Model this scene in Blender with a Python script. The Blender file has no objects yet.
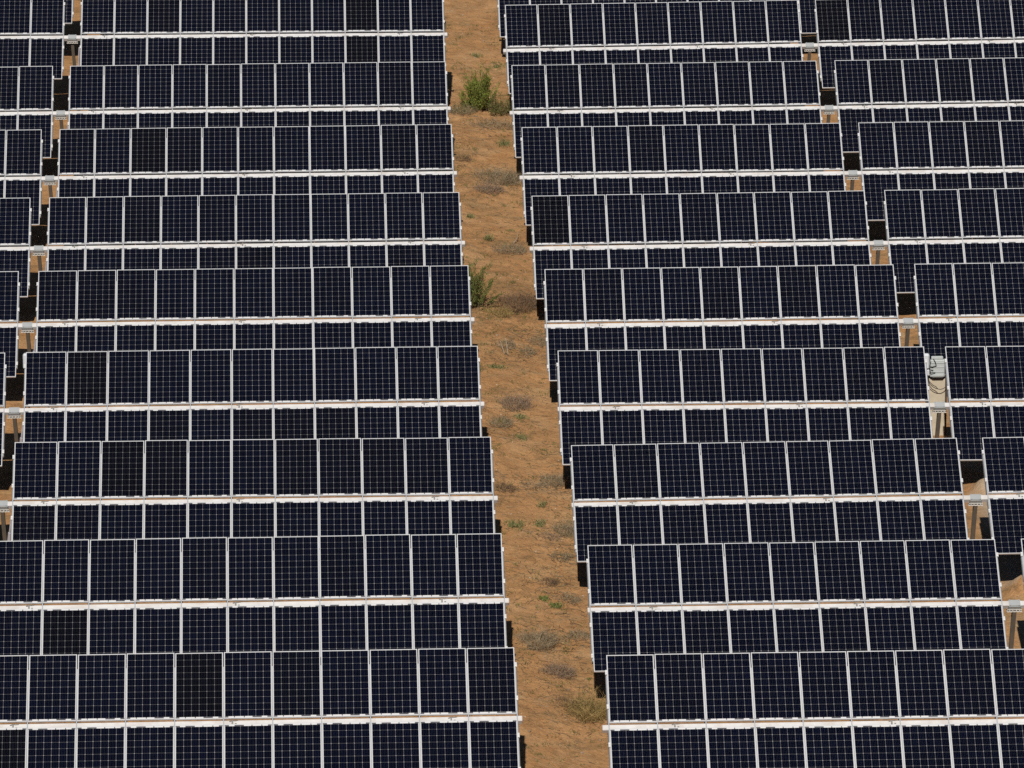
import bpy, bmesh, math, random
from mathutils import Matrix, Vector, noise

random.seed(7)
S = bpy.context.scene
COL = S.collection

# ------------------------------------------------------------------ site survey (metres)
PITCH_ROW = 7.8462            # distance between tracker rows
HUB = 1.92                    # height of the torque tube plane above the ground
MOD_W, MOD_L, STEP = 0.992, 1.690, 1.012
S_UP, S_DN = 0.090, 0.060     # panel edges above and below the tube axis, along the slope
TAU = {'L': 0.61146, 'R': 0.63570}
X0 = {'L': 1.6796, 'R': 3.6501}
GAPX = {'L': 0.4906, 'R': 0.5261}
NMAIN = {'L': 11, 'R': 9}
NSIDE = {'L': 6, 'R': 8}
SGN = {'L': -1, 'R': 1}
DY = {'L': 0.0, 'R': 0.4358}
DZ = {'L': 0.0, 'R': -0.382}
# per row: dz, dtau, dx, slope, extra height of the piles
ROWS = {
 'L': [(.071,.003,.043,.0009,0),(.052,.031,.041,.0006,0),(-.011,-.009,.045,-.0032,0),(-.050,.0006,-.018,0,0),
       (-.088,-.012,-.030,-.0006,0),(-.129,-.019,-.054,0,0),(-.170,.0007,-.063,.0001,0),(-.184,.0176,-.043,-.0004,0),
       (-.187,.0006,.050,-.0044,.47),(-.195,-.013,.030,-.0037,.42)],
 'R': [(.063,.020,.012,-.0008,0),(.048,-.047,-.003,.0006,0),(.044,-.060,-.007,.0043,0),(.022,-.0074,-.011,-.0037,0),
       (-.043,.043,-.006,.0009,0),(-.042,.0127,-.033,.0031,0),(-.055,.021,-.023,.0009,0),(-.054,.008,-.026,.0032,0),
       (.030,.0196,.056,.0056,0),(-.032,.0015,.042,.0004,0)],
}
GAPFIX = {('L', 8): .05, ('R', 1): .035, ('R', 2): .055, ('R', 3): -.02, ('R', 6): -.015}
TUBE_OVER = {('R', 0): .15, ('R', 1): .07, ('R', 2): .06, ('R', 3): .06, ('R', 4): .06}
def row_z(b, k):
    return DZ[b] + ROWS[b][k][0]
def side_z(b, y):
    t = (y - DY[b]) / PITCH_ROW
    t = max(0.0, min(8.999, t)); i = int(t); f = t - i
    f = f * f * (3 - 2 * f)
    return row_z(b, i) * (1 - f) + row_z(b, i + 1) * f
def ground_base(x, y):
    w = (x - 1.4) / 2.6
    w = max(0.0, min(1.0, w)); w = w * w * (3 - 2 * w)
    return -HUB + side_z('L', y) * (1 - w) + side_z('R', y) * w
MOUNDS = []                   # (x, y, radius x, radius y, height)
def ground_z(x, y):
    z = ground_base(x, y)
    if -12 < x < 16 and -12 < y < 95:
        z += 0.055 * noise.noise(Vector((x * .55, y * .4, 3.1)))
        z += 0.036 * noise.noise(Vector((x * 1.7, y * 1.5, 8.7)))
        z += 0.020 * noise.noise(Vector((x * 4.5, y * 4.1, 1.7)))
        for mx, my, rx, ry, h in MOUNDS:
            d = ((x - mx) / rx) ** 2 + ((y - my) / ry) ** 2
            if d < 4: z += h * math.exp(-d * 1.4)
    return z

# ------------------------------------------------------------------ materials
def new_mat(name):
    m = bpy.data.materials.new(name); m.use_nodes = True
    nt = m.node_tree
    return m, nt, nt.nodes['Principled BSDF']
def N(nt, typ, **kw):
    n = nt.nodes.new(typ)
    for k, v in kw.items(): setattr(n, k, v)
    return n
def math_node(nt, op, a, b=None, c=None, clamp=False):
    n = N(nt, 'ShaderNodeMath', operation=op); n.use_clamp = clamp
    for i, v in enumerate((a, b, c)):
        if v is None: continue
        if isinstance(v, (int, float)): n.inputs[i].default_value = v
        else: nt.links.new(v, n.inputs[i])
    return n.outputs[0]
def mix_col(nt, fac, a, b, blend='MIX'):
    n = N(nt, 'ShaderNodeMix', data_type='RGBA', blend_type=blend)
    for sock, v in ((n.inputs['Factor'], fac), (n.inputs['A'], a), (n.inputs['B'], b)):
        if isinstance(v, (int, float)): sock.default_value = v
        elif isinstance(v, tuple): sock.default_value = (*v, 1)
        else: nt.links.new(v, sock)
    # colour sockets share names with float/vector ones: pick the RGBA ones
    return n
def mixc(nt, fac, a, b, blend='MIX'):
    n = N(nt, 'ShaderNodeMix', data_type='RGBA', blend_type=blend)
    for idx, v in ((0, fac), (6, a), (7, b)):
        s = n.inputs[idx]
        if isinstance(v, (int, float)): s.default_value = v
        elif isinstance(v, tuple): s.default_value = (*v, 1)
        else: nt.links.new(v, s)
    return n.outputs[2]
def noise_tex(nt, scale, detail=4, rough=.55, coord=None, dist=0):
    n = N(nt, 'ShaderNodeTexNoise'); n.inputs['Scale'].default_value = scale
    n.inputs['Detail'].default_value = detail; n.inputs['Roughness'].default_value = rough
    n.inputs['Distortion'].default_value = dist
    if coord is not None: nt.links.new(coord, n.inputs['Vector'])
    return n.outputs['Fac']
def ramp(nt, fac, stops):
    r = N(nt, 'ShaderNodeValToRGB'); nt.links.new(fac, r.inputs[0])
    while len(r.color_ramp.elements) < len(stops): r.color_ramp.elements.new(.5)
    for e, (p, c) in zip(r.color_ramp.elements, stops):
        e.position = p; e.color = (*c, 1) if isinstance(c, tuple) else (c, c, c, 1)
    return r.outputs[0]

def make_cells():
    m, nt, bs = new_mat('solar_cells')
    uv = N(nt, 'ShaderNodeUVMap', uv_map='metres')
    sx = N(nt, 'ShaderNodeSeparateXYZ'); nt.links.new(uv.outputs[0], sx.inputs[0])
    u, v = sx.outputs[0], sx.outputs[1]
    P = 0.1593
    def axis(c, off, n, P=P):
        q = math_node(nt, 'DIVIDE', math_node(nt, 'SUBTRACT', c, off), P)
        d = math_node(nt, 'MULTIPLY', math_node(nt, 'SUBTRACT', .5, math_node(nt, 'ABSOLUTE', math_node(nt, 'SUBTRACT', math_node(nt, 'FRACT', q), .5))), P)
        inside = math_node(nt, 'MULTIPLY', math_node(nt, 'GREATER_THAN', q, 0.0), math_node(nt, 'LESS_THAN', q, float(n)))
        return q, d, inside              # d = distance to the nearest cell border
    qu, du, iu = axis(u, 0.0181, 6)
    qv, dv, iv = axis(v, 0.0181, 10, 0.1620)
    gap_u = math_node(nt, 'LESS_THAN', du, 0.0024)
    gap_v = math_node(nt, 'LESS_THAN', dv, 0.0028)
    corner = math_node(nt, 'LESS_THAN', math_node(nt, 'ADD', du, dv), 0.0135)
    inner = math_node(nt, 'MULTIPLY', iu, iv)
    # how much of the white backsheet shows: full outside the cells, partly between them
    show = math_node(nt, 'MAXIMUM', math_node(nt, 'MULTIPLY', gap_u, .29), math_node(nt, 'MULTIPLY', gap_v, .165))
    show = math_node(nt, 'MAXIMUM', show, math_node(nt, 'MULTIPLY', corner, .44))
    # cell to cell tint
    fl = N(nt, 'ShaderNodeCombineXYZ')
    nt.links.new(math_node(nt, 'FLOOR', qu), fl.inputs[0]); nt.links.new(math_node(nt, 'FLOOR', qv), fl.inputs[1])
    oi = N(nt, 'ShaderNodeObjectInfo')
    nt.links.new(math_node(nt, 'MULTIPLY', oi.outputs['Random'], 97.0), fl.inputs[2])
    wn = N(nt, 'ShaderNodeTexWhiteNoise'); nt.links.new(fl.outputs[0], wn.inputs['Vector'])
    base = mixc(nt, wn.outputs['Value'], (.0007, .0015, .0072), (.0014, .0026, .0110))
    sc = N(nt, 'ShaderNodeSeparateColor'); nt.links.new(oi.outputs['Color'], sc.inputs[0])
    black = mixc(nt, wn.outputs['Value'], (.0012, .0011, .0019), (.0022, .0019, .0026))
    base = mixc(nt, sc.outputs[0], base, black)
    # five fine busbars per cell
    bb = math_node(nt, 'MULTIPLY', math_node(nt, 'ABSOLUTE', math_node(nt, 'SUBTRACT', math_node(nt, 'FRACT', math_node(nt, 'MULTIPLY', qu, 5.0)), .5)), P / 5)
    base = mixc(nt, math_node(nt, 'MULTIPLY', math_node(nt, 'LESS_THAN', bb, .0005), .55), base, (.16, .17, .19))
    # string ribbons in the wide margin at the tube end
    un = math_node(nt, 'DIVIDE', u, MOD_W)
    def band(lo, hi):
        return math_node(nt, 'MULTIPLY', math_node(nt, 'GREATER_THAN', un, lo), math_node(nt, 'LESS_THAN', un, hi))
    rib = None
    for lo, hi in ((0, .09), (.205, .225), (.41, .432), (.59, .785), (.90, 1.0)):
        b = band(lo, hi); rib = b if rib is None else math_node(nt, 'MAXIMUM', rib, b)
    rib = math_node(nt, 'MULTIPLY', rib, math_node(nt, 'MULTIPLY', math_node(nt, 'GREATER_THAN', v, 1.6385), math_node(nt, 'LESS_THAN', v, 1.668)))
    sheet = mixc(nt, rib, (.70, .70, .70), (.10, .10, .11))
    show = math_node(nt, 'MULTIPLY', show, math_node(nt, 'SUBTRACT', 1.0, math_node(nt, 'MULTIPLY', sc.outputs[0], .45)))
    show = math_node(nt, 'ADD', math_node(nt, 'MULTIPLY', show, inner), math_node(nt, 'SUBTRACT', 1.0, inner))
    col = mixc(nt, show, base, sheet)
    # thin uneven dust
    dn = noise_tex(nt, 1.3, 5, .6, N(nt, 'ShaderNodeTexCoord').outputs['Object'])
    dust = math_node(nt, 'MULTIPLY', dn, .0016)
    col = mixc(nt, dust, col, (.40, .30, .20))
    nt.links.new(col, bs.inputs['Base Color'])
    bs.inputs['Roughness'].default_value = .12
    bs.inputs['Specular IOR Level'].default_value = .08
    return m
def make_plain(name, col, rough=.5, metal=0.0, spec=.4, mottle=.12, scale=9, dirt=None):
    m, nt, bs = new_mat(name)
    co = N(nt, 'ShaderNodeTexCoord').outputs['Object']
    n = noise_tex(nt, scale, 5, .6, co)
    lo = tuple(c * (1 - mottle) for c in col); hi = tuple(min(1, c * (1 + mottle)) for c in col)
    c = ramp(nt, n, [(.3, lo), (.7, hi)])
    if dirt:
        d = ramp(nt, noise_tex(nt, scale * .35, 6, .65, co), [(.47, 0.0), (.66, 1.0)])
        c = mixc(nt, math_node(nt, 'MULTIPLY', d, .62), c, dirt)
    nt.links.new(c, bs.inputs['Base Color'])
    bs.inputs['Roughness'].default_value = rough; bs.inputs['Metallic'].default_value = metal
    bs.inputs['Specular IOR Level'].default_value = spec
    return m
def make_ground():
    m, nt, bs = new_mat('desert_sand')
    g = N(nt, 'ShaderNodeNewGeometry').outputs['Position']
    mp = N(nt, 'ShaderNodeMapping'); nt.links.new(g, mp.inputs[0]); mp.inputs['Scale'].default_value = (1, .8, 1)
    g2 = mp.outputs[0]
    mp2 = N(nt, 'ShaderNodeMapping'); nt.links.new(g, mp2.inputs[0]); mp2.inputs['Location'].default_value = (31.7, 12.3, 4.0)
    big = noise_tex(nt, .42, 5, .6, g2, .6)
    mid = noise_tex(nt, 1.9, 6, .65, g2, .8)
    c = ramp(nt, big, [(.30, (.40, .205, .085)), (.5, (.545, .290, .124)), (.72, (.60, .35, .165))])
    c2 = ramp(nt, mid, [(.28, (.32, .170, .072)), (.5, (.54, .286, .122)), (.72, (.62, .355, .160))])
    c = mixc(nt, .55, c, c2)
    br = ramp(nt, noise_tex(nt, .62, 7, .68, mp2.outputs[0], .9), [(.50, 0.0), (.66, 1.0)])
    c = mixc(nt, math_node(nt, 'MULTIPLY', br, .52), c, (.265, .155, .072))
    # orange patches
    o = ramp(nt, noise_tex(nt, .8, 4, .6, g2, 1.0), [(.58, 0.0), (.70, 1.0)])
    c = mixc(nt, math_node(nt, 'MULTIPLY', o, .45), c, (.54, .25, .088))
    # dry plant litter: olive grey mats with ragged borders
    lit = ramp(nt, noise_tex(nt, 1.15, 9, .72, g2, .5), [(.51, 0.0), (.63, 1.0)])
    c = mixc(nt, math_node(nt, 'MULTIPLY', lit, .60), c, (.255, .165, .078))
    lit2 = ramp(nt, noise_tex(nt, 3.1, 9, .75, g2, 1.2), [(.55, 0.0), (.66, 1.0)])
    c = mixc(nt, math_node(nt, 'MULTIPLY', lit2, .5), c, (.17, .108, .050))
    fine = ramp(nt, noise_tex(nt, 15, 6, .7, g2), [(.30, .74), (.52, 1.0), (.74, 1.12)])
    c = mixc(nt, 1.0, c, fine, 'MULTIPLY')
    dg = ramp(nt, noise_tex(nt, .95, 8, .7, mp2.outputs[0], .4), [(.54, 0.0), (.66, 1.0)])
    dgf = math_node(nt, 'MULTIPLY', dg, ramp(nt, noise_tex(nt, 9, 5, .7, g2), [(.42, 0.0), (.62, 1.0)]))
    c = mixc(nt, math_node(nt, 'MULTIPLY', dgf, .6), c, (.50, .385, .215))
    pl = ramp(nt, noise_tex(nt, .75, 5, .55, mp2.outputs[0], .3), [(.36, 1.0), (.46, 0.0)])
    c = mixc(nt, math_node(nt, 'MULTIPLY', pl, .45), c, (.62, .375, .185))
    # scraps of twig and dark grains
    vo = N(nt, 'ShaderNodeTexVoronoi', feature='F1'); vo.inputs['Scale'].default_value = 7.5; nt.links.new(g2, vo.inputs['Vector'])
    sp = math_node(nt, 'LESS_THAN', vo.outputs['Distance'], .16)
    spm = math_node(nt, 'MULTIPLY', sp, ramp(nt, noise_tex(nt, 2.6, 3, .5, g2), [(.5, 0.0), (.6, 1.0)]))
    c = mixc(nt, math_node(nt, 'MULTIPLY', spm, .55), c, (.12, .075, .04))
    vp = N(nt, 'ShaderNodeTexVoronoi', feature='F1'); vp.inputs['Scale'].default_value = 5.1; nt.links.new(g2, vp.inputs['Vector'])
    pale = math_node(nt, 'LESS_THAN', vp.outputs['Distance'], .085)
    c = mixc(nt, math_node(nt, 'MULTIPLY', pale, .5), c, (.58, .46, .33))
    # pale dug sand along the cable trench under the right hand piers
    sx = N(nt, 'ShaderNodeSeparateXYZ'); nt.links.new(g, sx.inputs[0])
    tx = math_node(nt, 'ABSOLUTE', math_node(nt, 'SUBTRACT', sx.outputs[0], 13.95))
    tr = math_node(nt, 'SUBTRACT', 1.0, math_node(nt, 'DIVIDE', tx, .55), clamp=True)
    tr = math_node(nt, 'MULTIPLY', tr, math_node(nt, 'LESS_THAN', sx.outputs[1], 26.0))
    tr = math_node(nt, 'MULTIPLY', tr, ramp(nt, noise_tex(nt, .55, 4, .6, g2), [(.42, 0.0), (.55, 1.0)]))
    c = mixc(nt, math_node(nt, 'MULTIPLY', tr, .75), c, (.52, .42, .30))
    nt.links.new(c, bs.inputs['Base Color'])
    bs.inputs['Roughness'].default_value = .95; bs.inputs['Specular IOR Level'].default_value = .1
    bp = N(nt, 'ShaderNodeBump'); bp.inputs['Strength'].default_value = .9; bp.inputs['Distance'].default_value = .07
    h = math_node(nt, 'ADD', noise_tex(nt, 5.5, 8, .65, g2, .4), math_node(nt, 'MULTIPLY', noise_tex(nt, 24, 4, .6, g2), .35))
    nt.links.new(h, bp.inputs['Height']); nt.links.new(bp.outputs[0], bs.inputs['Normal'])
    return m
def make_plant(name, a, b, trans=.25):
    m, nt, bs = new_mat(name)
    co = N(nt, 'ShaderNodeNewGeometry')
    wn = N(nt, 'ShaderNodeTexWhiteNoise', noise_dimensions='1D'); nt.links.new(co.outputs['Random Per Island'], wn.inputs['W'])
    c = mixc(nt, wn.outputs['Value'], a, b)
    nt.links.new(c, bs.inputs['Base Color'])
    bs.inputs['Roughness'].default_value = .8; bs.inputs['Specular IOR Level'].default_value = .15
    return m

M = dict(
    cells=make_cells(),
    sheet=make_plain('white_backsheet', (.68, .68, .67), .6),
    frame=make_plain('anodised_frame', (.66, .675, .69), .45, .12, .5, .05),
    rail=make_plain('galvanised_rail', (.42, .435, .45), .5, .0, .45, .10, 14),
    tube=make_plain('galvanised_tube', (.73, .71, .69), .5, .0, .4, .08, 3.5, (.50, .43, .36)),
    clamp=make_plain('clamp_steel', (.70, .70, .69), .45),
    bearing=make_plain('grey_bearing_cast', (.40, .42, .42), .55, 0, .4, .06),
    flange=make_plain('flange_steel', (.66, .62, .56), .5),
    pile=make_plain('weathered_steel_pile', (.078, .067, .054), .7, 0, .3, .25, 6, (.13, .085, .05)),
    damper=make_plain('damper_steel', (.46, .45, .50), .5, 0, .4, .15),
    bracket=make_plain('cable_bracket_grey', (.27, .26, .24), .6),
    cable=make_plain('black_cable', (.015, .015, .016), .6),
    cabinet=make_plain('grey_cabinet_paint', (.52, .55, .54), .5, 0, .4, .05),
    cabinet_white=make_plain('white_cabinet_paint', (.70, .73, .76), .45, 0, .4, .04),
    board=make_plain('cream_board', (.60, .52, .39), .8, 0, .2, .10, 4, (.45, .36, .24)),
    sand=make_ground(),
    leaf=make_plant('bright_green_leaf', (.120, .165, .022), (.240, .265, .060)),
    leaf2=make_plant('olive_leaf', (.105, .110, .032), (.19, .18, .065)),
    leaf3=make_plant('dark_green_leaf', (.085, .110, .024), (.180, .195, .062)),
    brown=make_plant('dry_brown_twig', (.12, .075, .045), (.25, .165, .10)),
    mauve=make_plant('dry_mauve_twig', (.20, .135, .090), (.36, .255, .175)),
    fresh=make_plant('fresh_weed_leaf', (.12, .145, .035), (.21, .22, .075)),
    muted=make_plant('muted_weed_leaf', (.15, .155, .055), (.27, .25, .11)),
    stick=make_plant('pale_dead_stick', (.40, .33, .25), (.44, .37, .28)),
    stem=make_plant('woody_stem', (.11, .075, .04), (.2, .14, .08)),
    dry=make_plant('dry_grey_twig', (.20, .150, .090), (.38, .295, .19)),
    straw=make_plant('dry_straw_twig', (.21, .140, .052), (.45, .315, .125)),
    weed=make_plant('weed_leaf', (.09, .11, .03), (.17, .18, .06)),
    litter=make_plant('twig_litter', (.10, .068, .04), (.32, .235, .14)),
    stone=make_plant('pebble_stone', (.28, .19, .12), (.55, .44, .33)),
)

# ------------------------------------------------------------------ mesh helpers
class MB:
    def __init__(s): s.v, s.f, s.mi, s.uv = [], [], [], {}
    def face(s, pts, mi=0):
        i = len(s.v); s.v += [tuple(p) for p in pts]; s.f.append(tuple(range(i, i + len(pts)))); s.mi.append(mi)
    def box(s, lo, hi, mi=0, ch=0.0, mat=None):
        bm = bmesh.new(); bmesh.ops.create_cube(bm, size=1)
        for v in bm.verts:
            v.co = Vector([(lo[i] + hi[i]) / 2 + v.co[i] * (hi[i] - lo[i]) for i in range(3)])
        if ch: bmesh.ops.bevel(bm, geom=bm.edges[:], offset=ch, segments=1, affect='EDGES')
        s.add_bm(bm, mi, mat)
    def add_bm(s, bm, mi=0, mat=None):
        bm.verts.ensure_lookup_table(); base = len(s.v); bm.verts.index_update()
        s.v += [tuple(mat @ v.co) if mat else tuple(v.co) for v in bm.verts]
        for f in bm.faces: s.f.append(tuple(base + v.index for v in f.verts)); s.mi.append(mi)
        bm.free()
    def tube(s, pts, radii, n=6, mi=0, caps=True):
        pts = [Vector(p) for p in pts]; base = len(s.v); ref = Vector((.31, .2, .93))
        if not hasattr(radii, '__len__'): radii = [radii] * len(pts)
        for i, p in enumerate(pts):
            d = (pts[min(i + 1, len(pts) - 1)] - pts[max(i - 1, 0)]).normalized()
            a = d.cross(ref).normalized(); b = d.cross(a)
            for j in range(n):
                t = 2 * math.pi * j / n
                s.v.append(tuple(p + (a * math.cos(t) + b * math.sin(t)) * radii[i]))
        for i in range(len(pts) - 1):
            for j in range(n):
                k = (j + 1) % n
                s.f.append((base + i * n + j, base + i * n + k, base + (i + 1) * n + k, base + (i + 1) * n + j)); s.mi.append(mi)
        if caps:
            s.f.append(tuple(base + j for j in range(n))[::-1]); s.mi.append(mi)
            e = base + (len(pts) - 1) * n
            s.f.append(tuple(e + j for j in range(n))); s.mi.append(mi)
    def mesh(s, name, mats):
        me = bpy.data.meshes.new(name); me.from_pydata(s.v, [], s.f)
        for m in mats: me.materials.append(m)
        me.polygons.foreach_set('material_index', s.mi); me.update()
        bm = bmesh.new(); bm.from_mesh(me); bmesh.ops.recalc_face_normals(bm, faces=bm.faces[:]) if len(s.f) < 4000 else None
        bm.to_mesh(me); bm.free()
        return me
def obj(name, me, parent=None, mat=None):
    o = bpy.data.objects.new(name, me); COL.objects.link(o)
    if parent is not None: o.parent = parent
    if mat is not None: o.matrix_local = mat
    return o
def tag(o, label=None, cat=None, group=None, kind=None):
    if label: o['label'] = label
    if cat: o['category'] = cat
    if group: o['group'] = group
    if kind: o['kind'] = kind
    return o

# ------------------------------------------------------------------ tracker part meshes
# panel frame of reference: x across, y towards the tube end is -y, panel top plane z = 0, centred
def panel_meshes():
    hw, hl = MOD_W / 2, MOD_L / 2
    lip, th = .0115, .036
    mb = MB()
    a, b = hw - .004, hl - .004
    bm = bmesh.new(); bmesh.ops.create_cube(bm, size=1)
    for v in bm.verts: v.co = Vector((v.co.x * 2 * a, v.co.y * 2 * b, -.0045 + v.co.z * .005))
    bm.faces.ensure_lookup_table()
    uvl = bm.loops.layers.uv.new('metres')
    me = bpy.data.meshes.new('solar_panel')
    for f in bm.faces:
        f.material_index = 0 if f.normal.z > .5 else 1
        for l in f.loops: l[uvl].uv = (l.vert.co.x + hw, hl - l.vert.co.y)
    bm.to_mesh(me); bm.free(); me.materials.append(M['cells']); me.materials.append(M['sheet'])
    fr = MB()
    for (x0, x1, y0, y1) in ((-hw, hw, hl - lip, hl), (-hw, hw, -hl, -hl + lip), (-hw, -hw + lip, -hl + lip, hl - lip), (hw - lip, hw, -hl + lip, hl - lip)):
        fr.box((x0, y0, -th), (x1, y1, 0))
    return me, fr.mesh('frame', [M['frame']])
PANEL, FRAME = panel_meshes()
TH = .036; TUBE = .130; TUBE_TOP = -.041
RAIL_END = .07 + MOD_L - .33
def rail_mesh():
    mb = MB(); w = .012
    # tapered top-hat rail: deep over the tube, shallow towards the tips
    for sg in (1, -1):
        n0, n1 = -.155, -.085
        s0, s1 = 0.0, RAIL_END * sg
        top = -TH - .001
        v = [(-w, s0, top), (w, s0, top), (w, s1, top), (-w, s1, top), (-.03, s0, n0), (.03, s0, n0), (.026, s1, n1), (-.026, s1, n1)]
        b = len(mb.v); mb.v += v
        for f in ((0, 1, 2, 3), (4, 5, 6, 7), (0, 3, 7, 4), (1, 2, 6, 5), (2, 3, 7, 6)):
            mb.f.append(tuple(b + i for i in f)); mb.mi.append(0)
    return mb.mesh('mounting_rail', [M['rail']])
RAIL = rail_mesh()
def clamp_mesh():
    mb = MB()
    mb.box((-.028, -.055, -TH), (.020, .055, .006), ch=.004)
    mb.tube([(-.004, 0, .004), (-.004, 0, .018)], .010, 6)
    return mb.mesh('clamp', [M['clamp']])
CLAMP = clamp_mesh()
def bearing_mesh():
    mb = MB()
    bm = bmesh.new(); bmesh.ops.create_cube(bm, size=1)
    for v in bm.verts: v.co = Vector((v.co.x * .29, v.co.y * .19, -.135 + v.co.z * .20))
    bmesh.ops.bevel(bm, geom=bm.edges[:], offset=.018, segments=2, affect='EDGES')
    mb.add_bm(bm)
    for sx in (-1, 1):
        for sy in (-1, 1):
            mb.tube([(sx * .10, sy * .07, -.04), (sx * .10, sy * .07, -.022)], .014, 6)
    return mb.mesh('bearing', [M['bearing']])
BEARING = bearing_mesh()
def flange_mesh():
    mb = MB(); mb.box((-.17, -.09, -.014), (.17, .09, 0), ch=.003)
    for sx in (-.11, -.04, .04, .11): mb.tube([(sx, -.10, -.004), (sx, -.10, .05)], .011, 6)
    mb.box((-.165, -.089, .040), (.165, -.075, .052))
    return mb.mesh('flange', [M['flange']])
FLANGE = flange_mesh()
def pile_mesh(h):
    mb = MB(); w, d, t = .046, .075, .008
    mb.box((-w, -d, -.4), (w, -d + t, h)); mb.box((-w, d - t, -.4), (w, d, h)); mb.box((-t / 2, -d + t, -.4), (t / 2, d - t, h))
    return mb.mesh('post', [M['pile']])
def bracket_mesh():
    mb = MB()
    mb.box((-.016, -.045, 0), (.016, .045, .030), ch=.004)
    mb.box((-.065, .02, 0), (-.025, .035, .02)); mb.box((.05, -.035, 0), (.09, -.018, .016))
    mb.tube([(-.06, .028, .01), (0, .05, .022), (.05, .04, .014), (.12, .052, .01)], .006, 5)
    return mb.mesh('cable_bracket', [M['bracket']])
BRACKET = bracket_mesh()

DARK = {('L', 0): [(6, 'u'), (10, 'd'), (4, 'u', .6), (0, 'u', .5)], ('L', 1): [(9, 'd'), (3, 'u', .4)],
        ('L', 2): [(8, 'u'), (7, 'u', .9), (4, 'u', .7), (3, 'u', .6), (2, 'u', .8), (1, 'u', .5), (10, 'd', .8), (9, 'd', .5)],
        ('L', 3): [(9, 'u'), (5, 'd', .7), (4, 'd', .7), (3, 'd', .7), (0, 'd', .3), (7, 'd', .6)], ('L', 4): [(9, 'u', .6), (10, 'u', .5), (8, 'u', .4), (3, 'u', .4)],
        ('L', 5): [(8, 'u', .6), (5, 'd', .7), (6, 'd', .4), (1, 'd', .6)], ('L', 6): [(8, 'u'), (7, 'u', .6), (10, 'u', .4), (1, 'u', .5)],
        ('L', 7): [(1, 'u', .5), (6, 'u', .4)], ('L', 8): [(2, 'u'), (2, 'd'), (8, 'u', .8), (10, 'd', .5)],
        ('R', 0): [(1, 'u', .4), (7, 'u', .4)], ('R', 1): [(2, 'd', .4), (5, 'd', .3)], ('R', 2): [(1, 'u', .5)],
        ('R', 3): [(3, 'd', .3), (7, 'u', .5)], ('R', 4): [(4, 'u', .6), (6, 'u', .6), (1, 'u', .4), (0, 'u', .3)], ('R', 5): [(0, 'u'), (4, 'u', .3)],
        ('R', 6): [(3, 'u', .5), (12, 'u', .5)], ('R', 7): [(1, 'u', .5), (2, 'u', .4), (3, 'u', .4), (10, 'u', .5), (12, 'u', .5)],
        ('R', 8): [(1, 'u', .8), (9, 'u'), (10, 'u', .4)]}
ORD = ['front', 'second', 'third', 'fourth', 'fifth', 'sixth', 'seventh', 'eighth', 'ninth', 'tenth']

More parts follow.
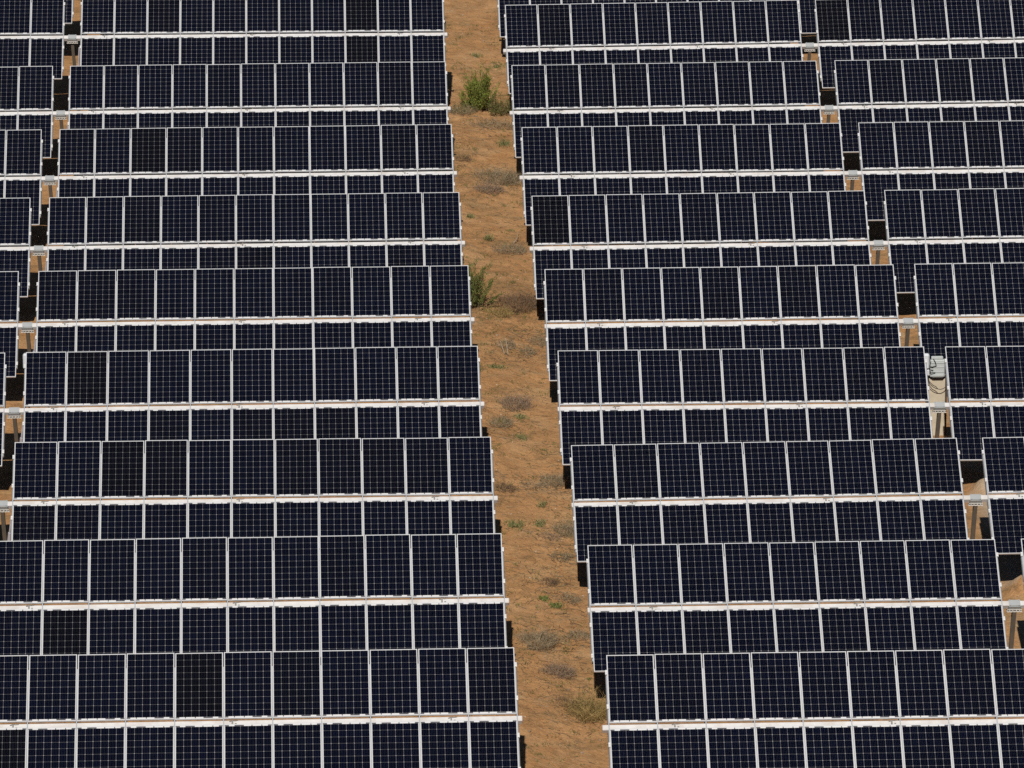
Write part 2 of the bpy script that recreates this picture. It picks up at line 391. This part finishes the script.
def pier_lean(x, y, sg, lift):
    # the driven piles are slightly out of plumb, feet towards the aisle
    top = HUB + lift - .24
    return Matrix.Translation((x, y, top)) @ Matrix.Rotation(sg * .065, 4, 'Y') @ Matrix.Translation((0, 0, -top))
def tracker(b, k, label):
    dz, dt, dx, slope, lift = ROWS[b][k]
    sg = SGN[b]; tau = TAU[b] + dt
    bx = X0[b] + dx; by = k * PITCH_ROW + DY[b]; bz = DZ[b] + dz - 5 * slope * sg
    h = HUB + lift
    root = bpy.data.objects.new('solar_tracker', None); COL.objects.link(root)
    root.empty_display_size = .5
    root.location = (bx, by, bz - HUB); root.rotation_euler = (0, -slope, 0)
    tag(root, label, 'solar tracker', 'solar trackers left of the sandy aisle' if b == 'L' else 'solar trackers right of the sandy aisle')
    T = Matrix.Translation((0, 0, h)) @ Matrix.Rotation(tau, 4, 'X')       # tilted table frame
    nm, ns = NMAIN[b], NSIDE[b]
    gap = GAPX[b] + GAPFIX.get((b, k), 0)
    side0 = nm * STEP + gap
    starts = [i * STEP for i in range(nm)] + [side0 + i * STEP for i in range(ns)]
    darks = {(d[0], d[1]): (d[2] if len(d) > 2 else 1.0) for d in DARK.get((b, k), [])}
    for i, st in enumerate(starts):
        cx = sg * (st + MOD_W / 2)
        for lv in 'ud':
            jit = Matrix.Translation((0, random.gauss(0, .004), 0)) @ Matrix.Rotation(random.gauss(0, .0022), 4, 'X') @ Matrix.Rotation(random.gauss(0, .0018), 4, 'Y')
            m = T @ Matrix.Translation((cx, S_UP + MOD_L / 2 if lv == 'u' else -S_DN - MOD_L / 2, 0)) @ jit
            if lv == 'd': m = m @ Matrix.Rotation(math.pi, 4, 'Z')
            p = obj('solar_panel', PANEL, root, m)
            dk = darks.get((i, lv), None)
            if dk is None: dk = max(0, random.gauss(.02, .12))
            p.color = (min(dk * .62 if dk >= .95 else dk * .5, 1), 0, 0, 1)
            if darks.get((i, lv), 0) >= .8: p['label'] = 'blackish solar panel, less blue than its neighbours'
            obj('frame', FRAME, p)
    # rails: one under every seam and each table end
    ends = {0.0: -1, nm * STEP - .02: 1, side0: -1, side0 + ns * STEP - .02: 1}
    pos = [(e, d) for e, d in ends.items()] + [(i * STEP - .01, 0) for i in range(1, nm)] + [(side0 + i * STEP - .01, 0) for i in range(1, ns)]
    for px, d in pos:
        x = sg * (px + d * .010)
        r = obj('mounting_rail', RAIL, root, T @ Matrix.Translation((x, 0, 0)))
        if d:
            flip = Matrix.Rotation(math.pi, 4, 'Z') if d * sg < 0 else Matrix.Identity(4)
            for s_ in (S_UP + MOD_L * .74, S_UP + MOD_L * .235, -S_DN - MOD_L * .235, -S_DN - MOD_L * .74):
                # the rail sits 1 cm outside the edge; the clamp grips over it
                obj('clamp', CLAMP, r, Matrix.Translation((d * sg * .012, s_, 0)) @ flip)
    # torque tube
    mb = MB(); x0, x1 = -TUBE_OVER.get((b, k), .115), side0 + ns * STEP + .1
    mb.box((min(sg * x0, sg * x1), -TUBE / 2, TUBE_TOP - TUBE), (max(sg * x0, sg * x1), TUBE / 2, TUBE_TOP), ch=.012)
    obj('torque_tube', mb.mesh('torque_tube', [M['tube']]), root, T)
    # cable brackets on the tube
    q = 1.36
    while q < side0 + ns * STEP - .4:
        if not (nm * STEP - .1 < q < side0 + .1):
            obj('cable_bracket', BRACKET, root, T @ Matrix.Translation((sg * q, random.uniform(-.01, .015), TUBE_TOP)))
        q += 4.47 * STEP
    # piers: one in the gap, one under each table
    gx = nm * STEP + gap / 2 - .01
    for px in (gx, 2.6, side0 + ns * STEP * .62):
        if px == gx: obj('bearing', BEARING, root, T @ Matrix.Translation((sg * px, 0, 0)))
        fl = obj('flange', FLANGE, root, Matrix.Translation((sg * px, math.sin(tau) * .135, h - math.cos(tau) * .135 - .115)))
        po = obj('post', POST if not lift else POST_TALL, root, pier_lean(sg * px, math.sin(tau) * .135, sg, lift))
    if b == 'L':
        # sway damper beside the pier
        mb = MB(); xg = sg * (gx - .17)
        lo = Vector((xg - .06, -.02, .75)); hi = T @ Vector((xg + .05, -.36, -.13))
        mid = lo.lerp(hi, .55)
        mb.tube([lo, mid], .042, 8); mb.tube([mid, hi], .024, 8)
        mb.box((xg - .16, -.05, .70), (xg - .02, .03, .80))
        obj('damper', mb.mesh('damper', [M['damper']]), root)
    return root
POST = pile_mesh(HUB - math.cos(.62) * .135 - .13)
POST_TALL = pile_mesh(HUB + .42 - math.cos(.62) * .135 - .13)

LBL = {
 'L': ['front solar tracker left of the sandy aisle, only its rows nearest the photo bottom',
       'second solar tracker from the front, left of the sandy aisle',
       'third solar tracker from the front, left of the aisle, with several blackish panels',
       'fourth solar tracker from the front, left of the aisle, white cabinet behind its gap',
       'fifth solar tracker from the front, left of the aisle, half hiding a green bush',
       'sixth solar tracker from the front, left of the sandy aisle',
       'seventh solar tracker from the front, left of the aisle, ending beside grey dry brush',
       'eighth solar tracker from the front, left of the aisle, ending beside the bright green bush',
       'ninth solar tracker from the front, left of the aisle, its top cut off',
       'last solar tracker left of the aisle, barely seen through the gap at the top'],
 'R': ['front solar tracker right of the sandy aisle, beside the straw coloured bush',
       'second solar tracker from the front, right of the sandy aisle',
       'third solar tracker from the front, right of the sandy aisle',
       'fourth solar tracker from the front, right of the aisle, grey cabinet showing in its gap',
       'fifth solar tracker from the front, right of the sandy aisle',
       'sixth solar tracker from the front, right of the aisle, with a blackish end panel',
       'seventh solar tracker from the front, right of the sandy aisle',
       'eighth solar tracker from the front, right of the aisle, across from the bright green bush',
       'ninth solar tracker from the front, right of the sandy aisle',
       'last solar tracker right of the aisle, only its lower panels showing at the top'],
}
LBL['L'][0] = 'front solar tracker left of the sandy aisle, the nearest of that side'
for b in 'LR':
    for k in range(10): tracker(b, k, LBL[b][k])

# ------------------------------------------------------------------ ground sheet
MOUNDS += [(14.02, 15.1, .30, .5, .30), (14.0, 22.9, .30, .5, .30)]
def axis_coords(fine_lo, fine_hi, step, mid_lo, mid_hi, mstep, far):
    c = []
    x = fine_lo
    while x <= fine_hi: c.append(x); x += step
    x = fine_hi + mstep
    while x < mid_hi: c.append(x); x += mstep
    x = fine_lo - mstep
    while x > mid_lo: c.append(x); x -= mstep
    for f in (80, 150, 300, 700, 1500, far): c += [f + mid_hi, mid_lo - f]
    return sorted(c)
xs = axis_coords(1.0, 4.7, .075, -22, 28, .4, 3000)
xs = sorted(xs + [12.9 + .1 * i for i in range(19)] + [-10.3 + .15 * i for i in range(8)])
ys = axis_coords(-9.0, 78.0, .13, -20, 100, 1.0, 3000)
verts = [(x, y, ground_z(x, y)) for y in ys for x in xs]
nx = len(xs)
faces = [(j * nx + i, j * nx + i + 1, (j + 1) * nx + i + 1, (j + 1) * nx + i) for j in range(len(ys) - 1) for i in range(nx - 1)]
gm = bpy.data.meshes.new('ground'); gm.from_pydata(verts, [], faces); gm.materials.append(M['sand'])
gm.polygons.foreach_set('use_smooth', [True] * len(faces)); gm.update()
tag(obj('ground', gm), kind='structure')

# ------------------------------------------------------------------ plants
rnd = random.Random(21)
def rand_dir(spread, lift):
    a = rnd.uniform(0, 2 * math.pi); r = spread * math.sqrt(rnd.random())
    return Vector((math.cos(a) * r, math.sin(a) * r, lift)).normalized()
def ribbon(mb, pts, w):
    d = (pts[-1] - pts[0]).normalized(); a = d.cross(Vector((rnd.uniform(-1, 1), rnd.uniform(-1, 1), rnd.uniform(-1, 1)))).normalized()
    n = len(pts); base = len(mb.v)
    for i, p in enumerate(pts):
        ww = w * (1 - .75 * i / (n - 1))
        mb.v += [tuple(p - a * ww), tuple(p + a * ww)]
    for i in range(n - 1):
        mb.f.append((base + 2 * i, base + 2 * i + 1, base + 2 * i + 3, base + 2 * i + 2)); mb.mi.append(0)
def leaf(mb, p, d, l, w):
    a = d.cross(Vector((rnd.uniform(-1, 1), rnd.uniform(-1, 1), rnd.uniform(-1, 1)))).normalized() * w
    b = len(mb.v); mb.v += [tuple(p), tuple(p + d * l * .5 + a), tuple(p + d * l), tuple(p + d * l * .5 - a)]
    mb.f.append((b, b + 1, b + 2, b + 3)); mb.mi.append(0)
def curve_path(p, d, L, n, wob, droop):
    pts = [p.copy()]; d = d.copy()
    for _ in range(n):
        d = (d + Vector((rnd.gauss(0, wob), rnd.gauss(0, wob), rnd.gauss(0, wob) - droop))).normalized()
        p = p + d * (L / n); pts.append(p.copy())
    return pts
def green_bush(name, x, y, w, h, nst, mat, label, leaf_n=40, lw=.009, upright=1.0):
    z = ground_z(x, y)
    root = bpy.data.objects.new(name, None); COL.objects.link(root); root.location = (x, y, z - .02)
    tag(root, label, 'bush', 'bushes in the sandy aisle')
    st, fo = MB(), MB()
    for i in range(nst):
        bx = Vector((rnd.gauss(0, w * .17), rnd.gauss(0, w * .17), 0))
        d = Vector((bx.x * 1.6 + rnd.gauss(0, .17), bx.y * 1.6 + rnd.gauss(0, .17), upright)).normalized()
        L = h * rnd.uniform(.45, 1.05) * (1 - min(.5, bx.length / w * .9))
        pts = curve_path(bx, d, L, 6, .10, .0)
        st.tube(pts, [.008 * (1 - j / 8) for j in range(len(pts))], 4)
        for _ in range(leaf_n):
            t = rnd.uniform(.12, 1) * 6; j = min(5, int(t)); p = pts[j].lerp(pts[j + 1], t - j)
            dd = ((pts[j + 1] - pts[j]).normalized() + Vector((rnd.gauss(0, .55), rnd.gauss(0, .55), rnd.gauss(.1, .4)))).normalized()
            leaf(fo, p + Vector((rnd.gauss(0, .03), rnd.gauss(0, .03), 0)), dd, rnd.uniform(.05, .12), lw)
    obj('stem', st.mesh('stem', [M['stem']]), root); obj('foliage', fo.mesh('foliage', [M[mat]]), root)
    return root
BUSH_SPOTS = []
def dry_bush(x, y, w, d, h, n, mat, label, tufts=0, tmat='leaf2'):
    BUSH_SPOTS.append((x, y, w, d)); w *= 1.42; d *= 1.45; h *= 1.08; n = int(n * 1.75)
    z = ground_z(x, y)
    mb = MB(); root = None
    for i in range(n):
        a = rnd.uniform(0, 2 * math.pi); r = math.sqrt(rnd.random())
        p = Vector((math.cos(a) * r * w * .33, math.sin(a) * r * d * .33, -.01))
        dr = Vector((math.cos(a) * rnd.uniform(.1, 1.1) + rnd.gauss(0, .35), math.sin(a) * rnd.uniform(.1, 1.1) + rnd.gauss(0, .35), rnd.uniform(.25, 1.0))).normalized()
        L = rnd.uniform(.35, 1.0) * math.hypot(h, w * .2) * (1.15 - .45 * r)
        pts = curve_path(p, dr, L, 5, .22, .05)
        for q in pts: q.z = max(q.z, .0)
        ribbon(mb, pts, rnd.uniform(.003, .0065))
        for _ in range(3):
            j = rnd.randint(1, 4); d2 = rand_dir(1.0, rnd.uniform(.0, .9))
            p2 = curve_path(pts[j], d2, L * rnd.uniform(.2, .45), 3, .25, .03)
            for q in p2: q.z = max(q.z, .0)
            ribbon(mb, p2, rnd.uniform(.002, .0045))
    o = obj('dry_bush', mb.mesh('dry_bush', [M[mat]])); o.location = (x, y, z)
    tag(o, label, 'dry bush', 'dry bushes in the sandy aisle')
    if tufts:
        fo = MB()
        for _ in range(tufts):
            p = Vector((rnd.gauss(0, w * .22), rnd.gauss(0, d * .22), rnd.uniform(0, h * .6)))
            leaf(fo, p, rand_dir(.8, .7), rnd.uniform(.03, .08), .006)
        obj('foliage', fo.mesh('foliage', [M[tmat]]), o)
    return o
green_bush('green_bush', 2.83, 62.85, .85, 1.5, 80, 'leaf', 'bright green upright bush, the tallest plant in the sandy aisle', 74, .010, 1.9)
green_bush('green_bush', 3.50, 62.6, 1.1, .75, 50, 'leaf2', 'low olive bush hugging the right side of the bright green bush', 30, .009, .7)
green_bush('green_bush', 1.86, 39.6, .72, 1.50, 70, 'leaf3', 'dark green bush half hidden behind a panel end left of the aisle', 95, .010, 1.3)
dry_bush(2.25, 62.3, .75, .8, .32, 130, 'dry', 'low brown bush between bright green bush and panel shadow', 620)
dry_bush(3.24, 60.9, 1.5, .9, .16, 150, 'dry', 'flat mat of brown twigs in front of the bright green bush', 120)
dry_bush(3.20, 40.4, 1.35, 1.5, .42, 420, 'brown', 'wide brown heap of dry brush right of the half hidden green bush', 0)
dry_bush(2.55, 39.2, .9, .9, .22, 170, 'straw', 'straw coloured low brush at the foot of the half hidden green bush', 90)
dry_bush(3.15, 54.5, 1.55, 1.3, .38, 430, 'dry', 'large grey brush spreading across the aisle, biggest of the grey ones', 160)
dry_bush(2.78, 52.9, .85, .9, .26, 260, 'mauve', 'mauve grey dry brush just in front of the largest grey brush')
dry_bush(2.12, 56.4, .5, .8, .2, 90, 'brown', 'small brown brush by the panel end, left of the largest grey brush', 40)
dry_bush(3.15, 46.3, .95, 1.0, .28, 230, 'dry', 'grey green brush beside the blackish end panel right of the aisle', 150)
dry_bush(2.70, 36.1, .55, .9, .2, 110, 'dry', 'thin grey brush with a pair of pale sticks standing in front')
dry_bush(3.24, 35.7, .5, .7, .2, 100, 'dry', 'small grey brush right of the pair of pale sticks', 50)
dry_bush(3.60, 36.9, .5, .8, .22, 110, 'dry', 'grey brush touching the panel edge, behind and right of the pale sticks')
dry_bush(2.74, 30.5, .75, 1.1, .36, 260, 'mauve', 'mauve brown brush with green weeds at its foot', 70)
dry_bush(2.33, 28.6, .55, .8, .24, 150, 'dry', 'grey olive brush beside a square panel shadow left of the aisle', 130)
dry_bush(2.22, 22.8, .55, .7, .2, 110, 'brown', 'dark brown brush close to a white tube end, left of the aisle', 30)
dry_bush(3.50, 23.9, .75, .8, .3, 190, 'dry', 'grey brush against the panel edge above a black shadow, right of the aisle', 60)
dry_bush(2.95, 23.3, .8, .5, .12, 80, 'dry', 'flat strip of grey twigs trailing left from the grey brush')
dry_bush(3.56, 19.9, .5, .9, .32, 160, 'dry', 'grey brush leaning on the lower panels right of two green weeds', 40)
dry_bush(3.18, 19.2, .5, .5, .12, 80, 'mauve', 'small flat mauve brush beside the grey brush on the panel edge')
dry_bush(3.40, 17.7, .5, .6, .2, 80, 'dry', 'sparse pale brush, near a panel corner right of the aisle', 60)
dry_bush(3.02, 15.6, .42, .6, .18, 90, 'brown', 'small brown brush above two flat bright green weeds')
dry_bush(3.44, 14.5, .6, .7, .16, 110, 'dry', 'flat grey brush to the right of two flat bright green weeds', 30)
dry_bush(2.56, 10.95, .85, 1.1, .36, 300, 'dry', 'grey brush in mid aisle, nearest to the left panel shadow', 60)
dry_bush(2.92, 9.15, .78, .75, .26, 240, 'mauve', 'dense mauve grey brush, right and in front of the grey brush by the shadow')
dry_bush(3.52, 11.9, .5, .7, .2, 120, 'dry', 'small grey brush near the right panel edge, behind the straw coloured bush', 30)
dry_bush(3.52, 6.55, .78, 1.0, .66, 300, 'straw', 'straw yellow bush next to a black panel shadow, nearest bush of all', 220)
dry_bush(3.08, 7.0, .75, .6, .22, 120, 'brown', 'brown twigs spilling left from the straw yellow bush')
def weed_clump(x, y, w, d, h, n, label, mat='muted'):
    mb = MB()
    for _ in range(n):
        p = Vector((rnd.gauss(0, w * .25), rnd.gauss(0, d * .25), 0))
        leaf(mb, p, rand_dir(.9, .8), rnd.uniform(.5, 1.1) * h, .010)
        ribbon(mb, [Vector((0, 0, .004)), p * .5 + Vector((0, 0, .012)), p + Vector((0, 0, .003))], .003)
    o = obj('weed_clump', mb.mesh('weed_clump', [M[mat]])); o.location = (x, y, ground_z(x, y))
    return tag(o, label, 'weed', 'green weeds in the sandy aisle')
weed_clump(3.12, 13.95, .30, .42, .09, 190, 'flat bright green weed, right one of a close pair', 'fresh')
weed_clump(2.84, 14.35, .28, .40, .09, 150, 'flat bright green weed, left one of a close pair', 'fresh')
weed_clump(2.36, 19.9, .60, .75, .13, 190, 'long green weed patch beside a tall panel shadow')
weed_clump(2.99, 20.2, .30, .55, .14, 100, 'green weed in mid aisle, right of the long weed patch')
weed_clump(3.10, 21.8, .26, .55, .13, 60, 'thin green weed behind the two mid aisle weeds')
weed_clump(2.85, 29.5, .45, .55, .10, 120, 'green weeds at the foot of the mauve brown brush')
weed_clump(2.80, 27.6, .35, .65, .12, 90, 'pale green weed standing alone, right of grey olive brush')
weed_clump(2.34, 33.8, .75, .5, .10, 150, 'low strip of green weeds in front of the pale sticks')
weed_clump(2.15, 49.5, .22, .4, .12, 70, 'single green weed near a white tube end')
weed_clump(2.62, 47.3, .24, .5, .2, 70, 'pale green weed left of the grey green brush')
weed_clump(3.45, 58.8, .65, .9, .12, 150, 'pale green weed patch behind the largest grey brush')
weed_clump(3.55, 69.3, .75, 1.6, .10, 160, 'sparse olive weed patch beyond the bright green bush')
weed_clump(2.92, 70.3, .45, .6, .14, 90, 'small dark weed pair beyond the bright green bush')
sk = MB()
sk.tube([(-.06, 0, 0), (-.16, .25, .30)], [.010, .006], 5); sk.tube([(.03, -.02, 0), (-.02, .3, .36)], [.009, .006], 5)
o = obj('pale_sticks', sk.mesh('pale_sticks', [M['stick']])); o.location = (2.72, 35.3, ground_z(2.72, 35.3))
tag(o, 'pair of pale dry sticks standing in the sand of the aisle', 'sticks')
sk = MB(); sk.tube([(0, 0, .02), (.12, .3, .10), (.17, .75, .16)], [.012, .01, .007], 5)
o = obj('pale_stick', sk.mesh('pale_stick', [M['stick']])); o.location = (3.30, 47.0, ground_z(3.3, 47.0))
tag(o, 'single pale stick lying slanted on the sand by the grey green brush', 'stick')

# loose ground cover nobody could count
def aisle_spot():
    y = rnd.uniform(-6, 78); x = rnd.uniform(1.35, 4.5)
    return x, y
wt = MB(); c = 0
while c < 1100:
    x, y = aisle_spot()
    if noise.noise(Vector((x * .9, y * .5, 20.5))) + .35 * rnd.random() < .10: continue
    c += 1; s = rnd.uniform(.35, 1.0); z = ground_z(x, y)
    for _ in range(rnd.randint(5, 22)):
        leaf(wt, Vector((x + rnd.gauss(0, .07 * s), y + rnd.gauss(0, .1 * s), z - .005)), rand_dir(.9, .7), rnd.uniform(.04, .12) * s, .006)
tag(obj('weed_tufts', wt.mesh('weed_tufts', [M['weed']])), 'sparse olive weed tufts scattered over the sandy aisle', 'weeds', kind='stuff')
tl = MB(); c = 0
while c < 6800:
    x, y = aisle_spot()
    if c % 2 == 0:
        bx, by, bw, bd = rnd.choice(BUSH_SPOTS); x = bx + rnd.gauss(0, bw * .75); y = by + rnd.gauss(0, bd * 1.1)
    elif noise.noise(Vector((x * .8, y * .55, 4.5))) + .5 * rnd.random() < .16: continue
    c += 1; a = rnd.uniform(0, 6.28); L = rnd.uniform(.05, .42) * rnd.random() + .03
    pts = [Vector((x + math.cos(a + b * .4) * L * t, y + math.sin(a + b * .4) * L * t, 0)) for t, b in ((0, 0), (.5, rnd.uniform(-1, 1)), (1, 0))]
    for p in pts: p.z = ground_z(p.x, p.y) + rnd.uniform(.006, .025)
    ribbon(tl, pts, rnd.uniform(.004, .009))
tag(obj('twig_litter', tl.mesh('twig_litter', [M['litter']])), 'dry twig litter scattered over the sandy aisle', 'twigs', kind='stuff')
ps = MB()
for _ in range(520):
    x, y = aisle_spot(); r = rnd.uniform(.008, .026) * (1 + (rnd.random() < .05) * .8)
    bm = bmesh.new(); bmesh.ops.create_icosphere(bm, subdivisions=1, radius=1)
    for v in bm.verts: v.co *= 1 + rnd.uniform(-.22, .22)
    ps.add_bm(bm, 0, Matrix.Translation((x, y, ground_z(x, y) + r * .2)) @ Matrix.Diagonal((r, r * rnd.uniform(.7, 1.2), r * .7, 1)))
tag(obj('pebbles', ps.mesh('pebbles', [M['stone']])), 'small pale pebbles strewn over the sandy aisle', 'pebbles', kind='stuff')

# ------------------------------------------------------------------ electrical cabinets behind two of the gaps
def cabinet(x, y, body, label, board):
    z = ground_z(x, y)
    root = bpy.data.objects.new('electrical_cabinet', None); COL.objects.link(root); root.location = (x, y, z)
    tag(root, label, 'electrical cabinet', 'electrical cabinets behind the trackers')
    mb = MB(); mb.box((-.22, -.01, -.05), (.22, .02, 1.50), ch=.004)
    if board: obj('backboard', mb.mesh('backboard', [M['board']]), root)
    for sx in (-.245, .245):
        mb = MB(); mb.box((sx - .022, -.012, -.3), (sx + .022, .05, 2.12), ch=.003)
        obj('leg', mb.mesh('leg', [M['pile']]), root)
    mb = MB()
    mb.box((-.175, -.12, 1.56), (.195, -.012, 2.02), ch=.022)
    for zz in (1.70, 1.82, 1.93): mb.box((-.155, -.132, zz), (.175, -.119, zz + .018), ch=.002)
    mb.box((-.14, -.145, 1.585), (.16, -.12, 1.64), ch=.008)
    mb.box((-.15, -.10, 2.021), (.15, -.02, 2.10), ch=.015)
    bx = obj('inverter_box', mb.mesh('inverter_box', [M[body]]), root)
    mb = MB(); mb.box((-.12, -.136, 1.566), (.15, -.126, 1.58), ch=.003)
    obj('vent', mb.mesh('vent', [M['bracket']]), bx)
    mb = MB(); mb.box((-.36, -.16, 1.78), (-.20, -.01, 2.18), ch=.035); mb.box((-.30, -.12, 1.60), (-.19, -.02, 1.765), ch=.02)
    obj('switch_box', mb.mesh('switch_box', [M['cabinet_white']]), root)
    for pts in ([(-.16, -.14, 1.98), (-.20, -.18, 1.90), (-.19, -.16, 1.78), (-.10, -.15, 1.76)], [(-.10, -.12, 2.05), (-.06, -.17, 1.99), (-.03, -.15, 1.9)], [(-.19, -.14, 1.86), (-.13, -.16, 1.85), (-.02, -.15, 1.88)],
                [(-.19, -.13, 1.74), (-.16, -.17, 1.69), (-.05, -.15, 1.70)], [(-.25, -.1, 1.6), (-.23, -.17, 1.50), (-.18, -.19, 1.40), (-.10, -.19, 1.33), (-.01, -.18, 1.28), (.09, -.17, 1.26), (.17, -.15, 1.28), (.24, -.13, 1.33)],
                [(-.23, -.1, 1.6), (-.20, -.16, 1.47), (-.12, -.18, 1.385), (-.03, -.18, 1.335), (.02, -.17, 1.27)], [(-.28, -.06, 1.62), (-.27, -.1, 1.4), (-.24, -.08, .9), (-.235, -.06, .0)]):
        mb = MB(); mb.tube(pts, .009, 5); obj('cable', mb.mesh('cable', [M['cable']]), root)
    return root
cabinet(13.31, 27.70, 'cabinet', 'grey electrical cabinet on a cream board, seen through the right hand gap', True)
cabinet(-9.30, 27.7, 'cabinet_white', 'white electrical cabinet mostly hidden behind panels at the left edge', False)


# ------------------------------------------------------------------ camera
cam = bpy.data.cameras.new('camera'); co = bpy.data.objects.new('camera', cam); COL.objects.link(co)
pitch, yaw, roll = .2827597, .0340565, -.0045954
cp, sp, cy, sy = math.cos(pitch), math.sin(pitch), math.cos(yaw), math.sin(yaw)
fwd = Vector((sy * cp, cy * cp, -sp)); right = Vector((cy, -sy, 0)); up = right.cross(fwd)
r2 = right * math.cos(roll) + up * math.sin(roll); u2 = -right * math.sin(roll) + up * math.cos(roll)
co.matrix_world = Matrix.Translation((-2.34283, -117.2185, 41.32598)) @ Matrix((r2, u2, -fwd)).transposed().to_4x4()
cam.sensor_width = 36; cam.lens = 6000.036 / 1024 * 36
cam.clip_start = 1; cam.clip_end = 9000
S.camera = co

# ------------------------------------------------------------------ light
ldir = Vector((.105, 1.0, -.985)).normalized()             # where the sunlight travels
sun = bpy.data.lights.new('sun', 'SUN'); so = bpy.data.objects.new('sun', sun); COL.objects.link(so)
sun.energy = 4.6; sun.angle = math.radians(.53); sun.color = (1, .955, .89)
so.rotation_euler = ldir.to_track_quat('-Z', 'Y').to_euler(); so.location = (-10, -40, 60)
W = bpy.data.worlds.new('World'); S.world = W; W.use_nodes = True
nt = W.node_tree; bg = nt.nodes['Background']
sky = nt.nodes.new('ShaderNodeTexSky'); sky.sky_type = 'NISHITA'; sky.sun_disc = False
sd = -ldir
sky.sun_elevation = math.asin(sd.z); sky.sun_rotation = math.atan2(sd.x, sd.y)
sky.altitude = 2200; sky.air_density = .6; sky.dust_density = .3
nt.links.new(sky.outputs[0], bg.inputs[0]); bg.inputs[1].default_value = .05
S.view_settings.view_transform = 'Standard'; S.view_settings.look = 'None'
S.view_settings.exposure = -.3; S.view_settings.gamma = 1; S.view_settings.use_curve_mapping = False
S.render.engine = 'CYCLES'
S.cycles.max_bounces = 5; S.cycles.diffuse_bounces = 1; S.cycles.glossy_bounces = 2
S.cycles.use_denoising = False
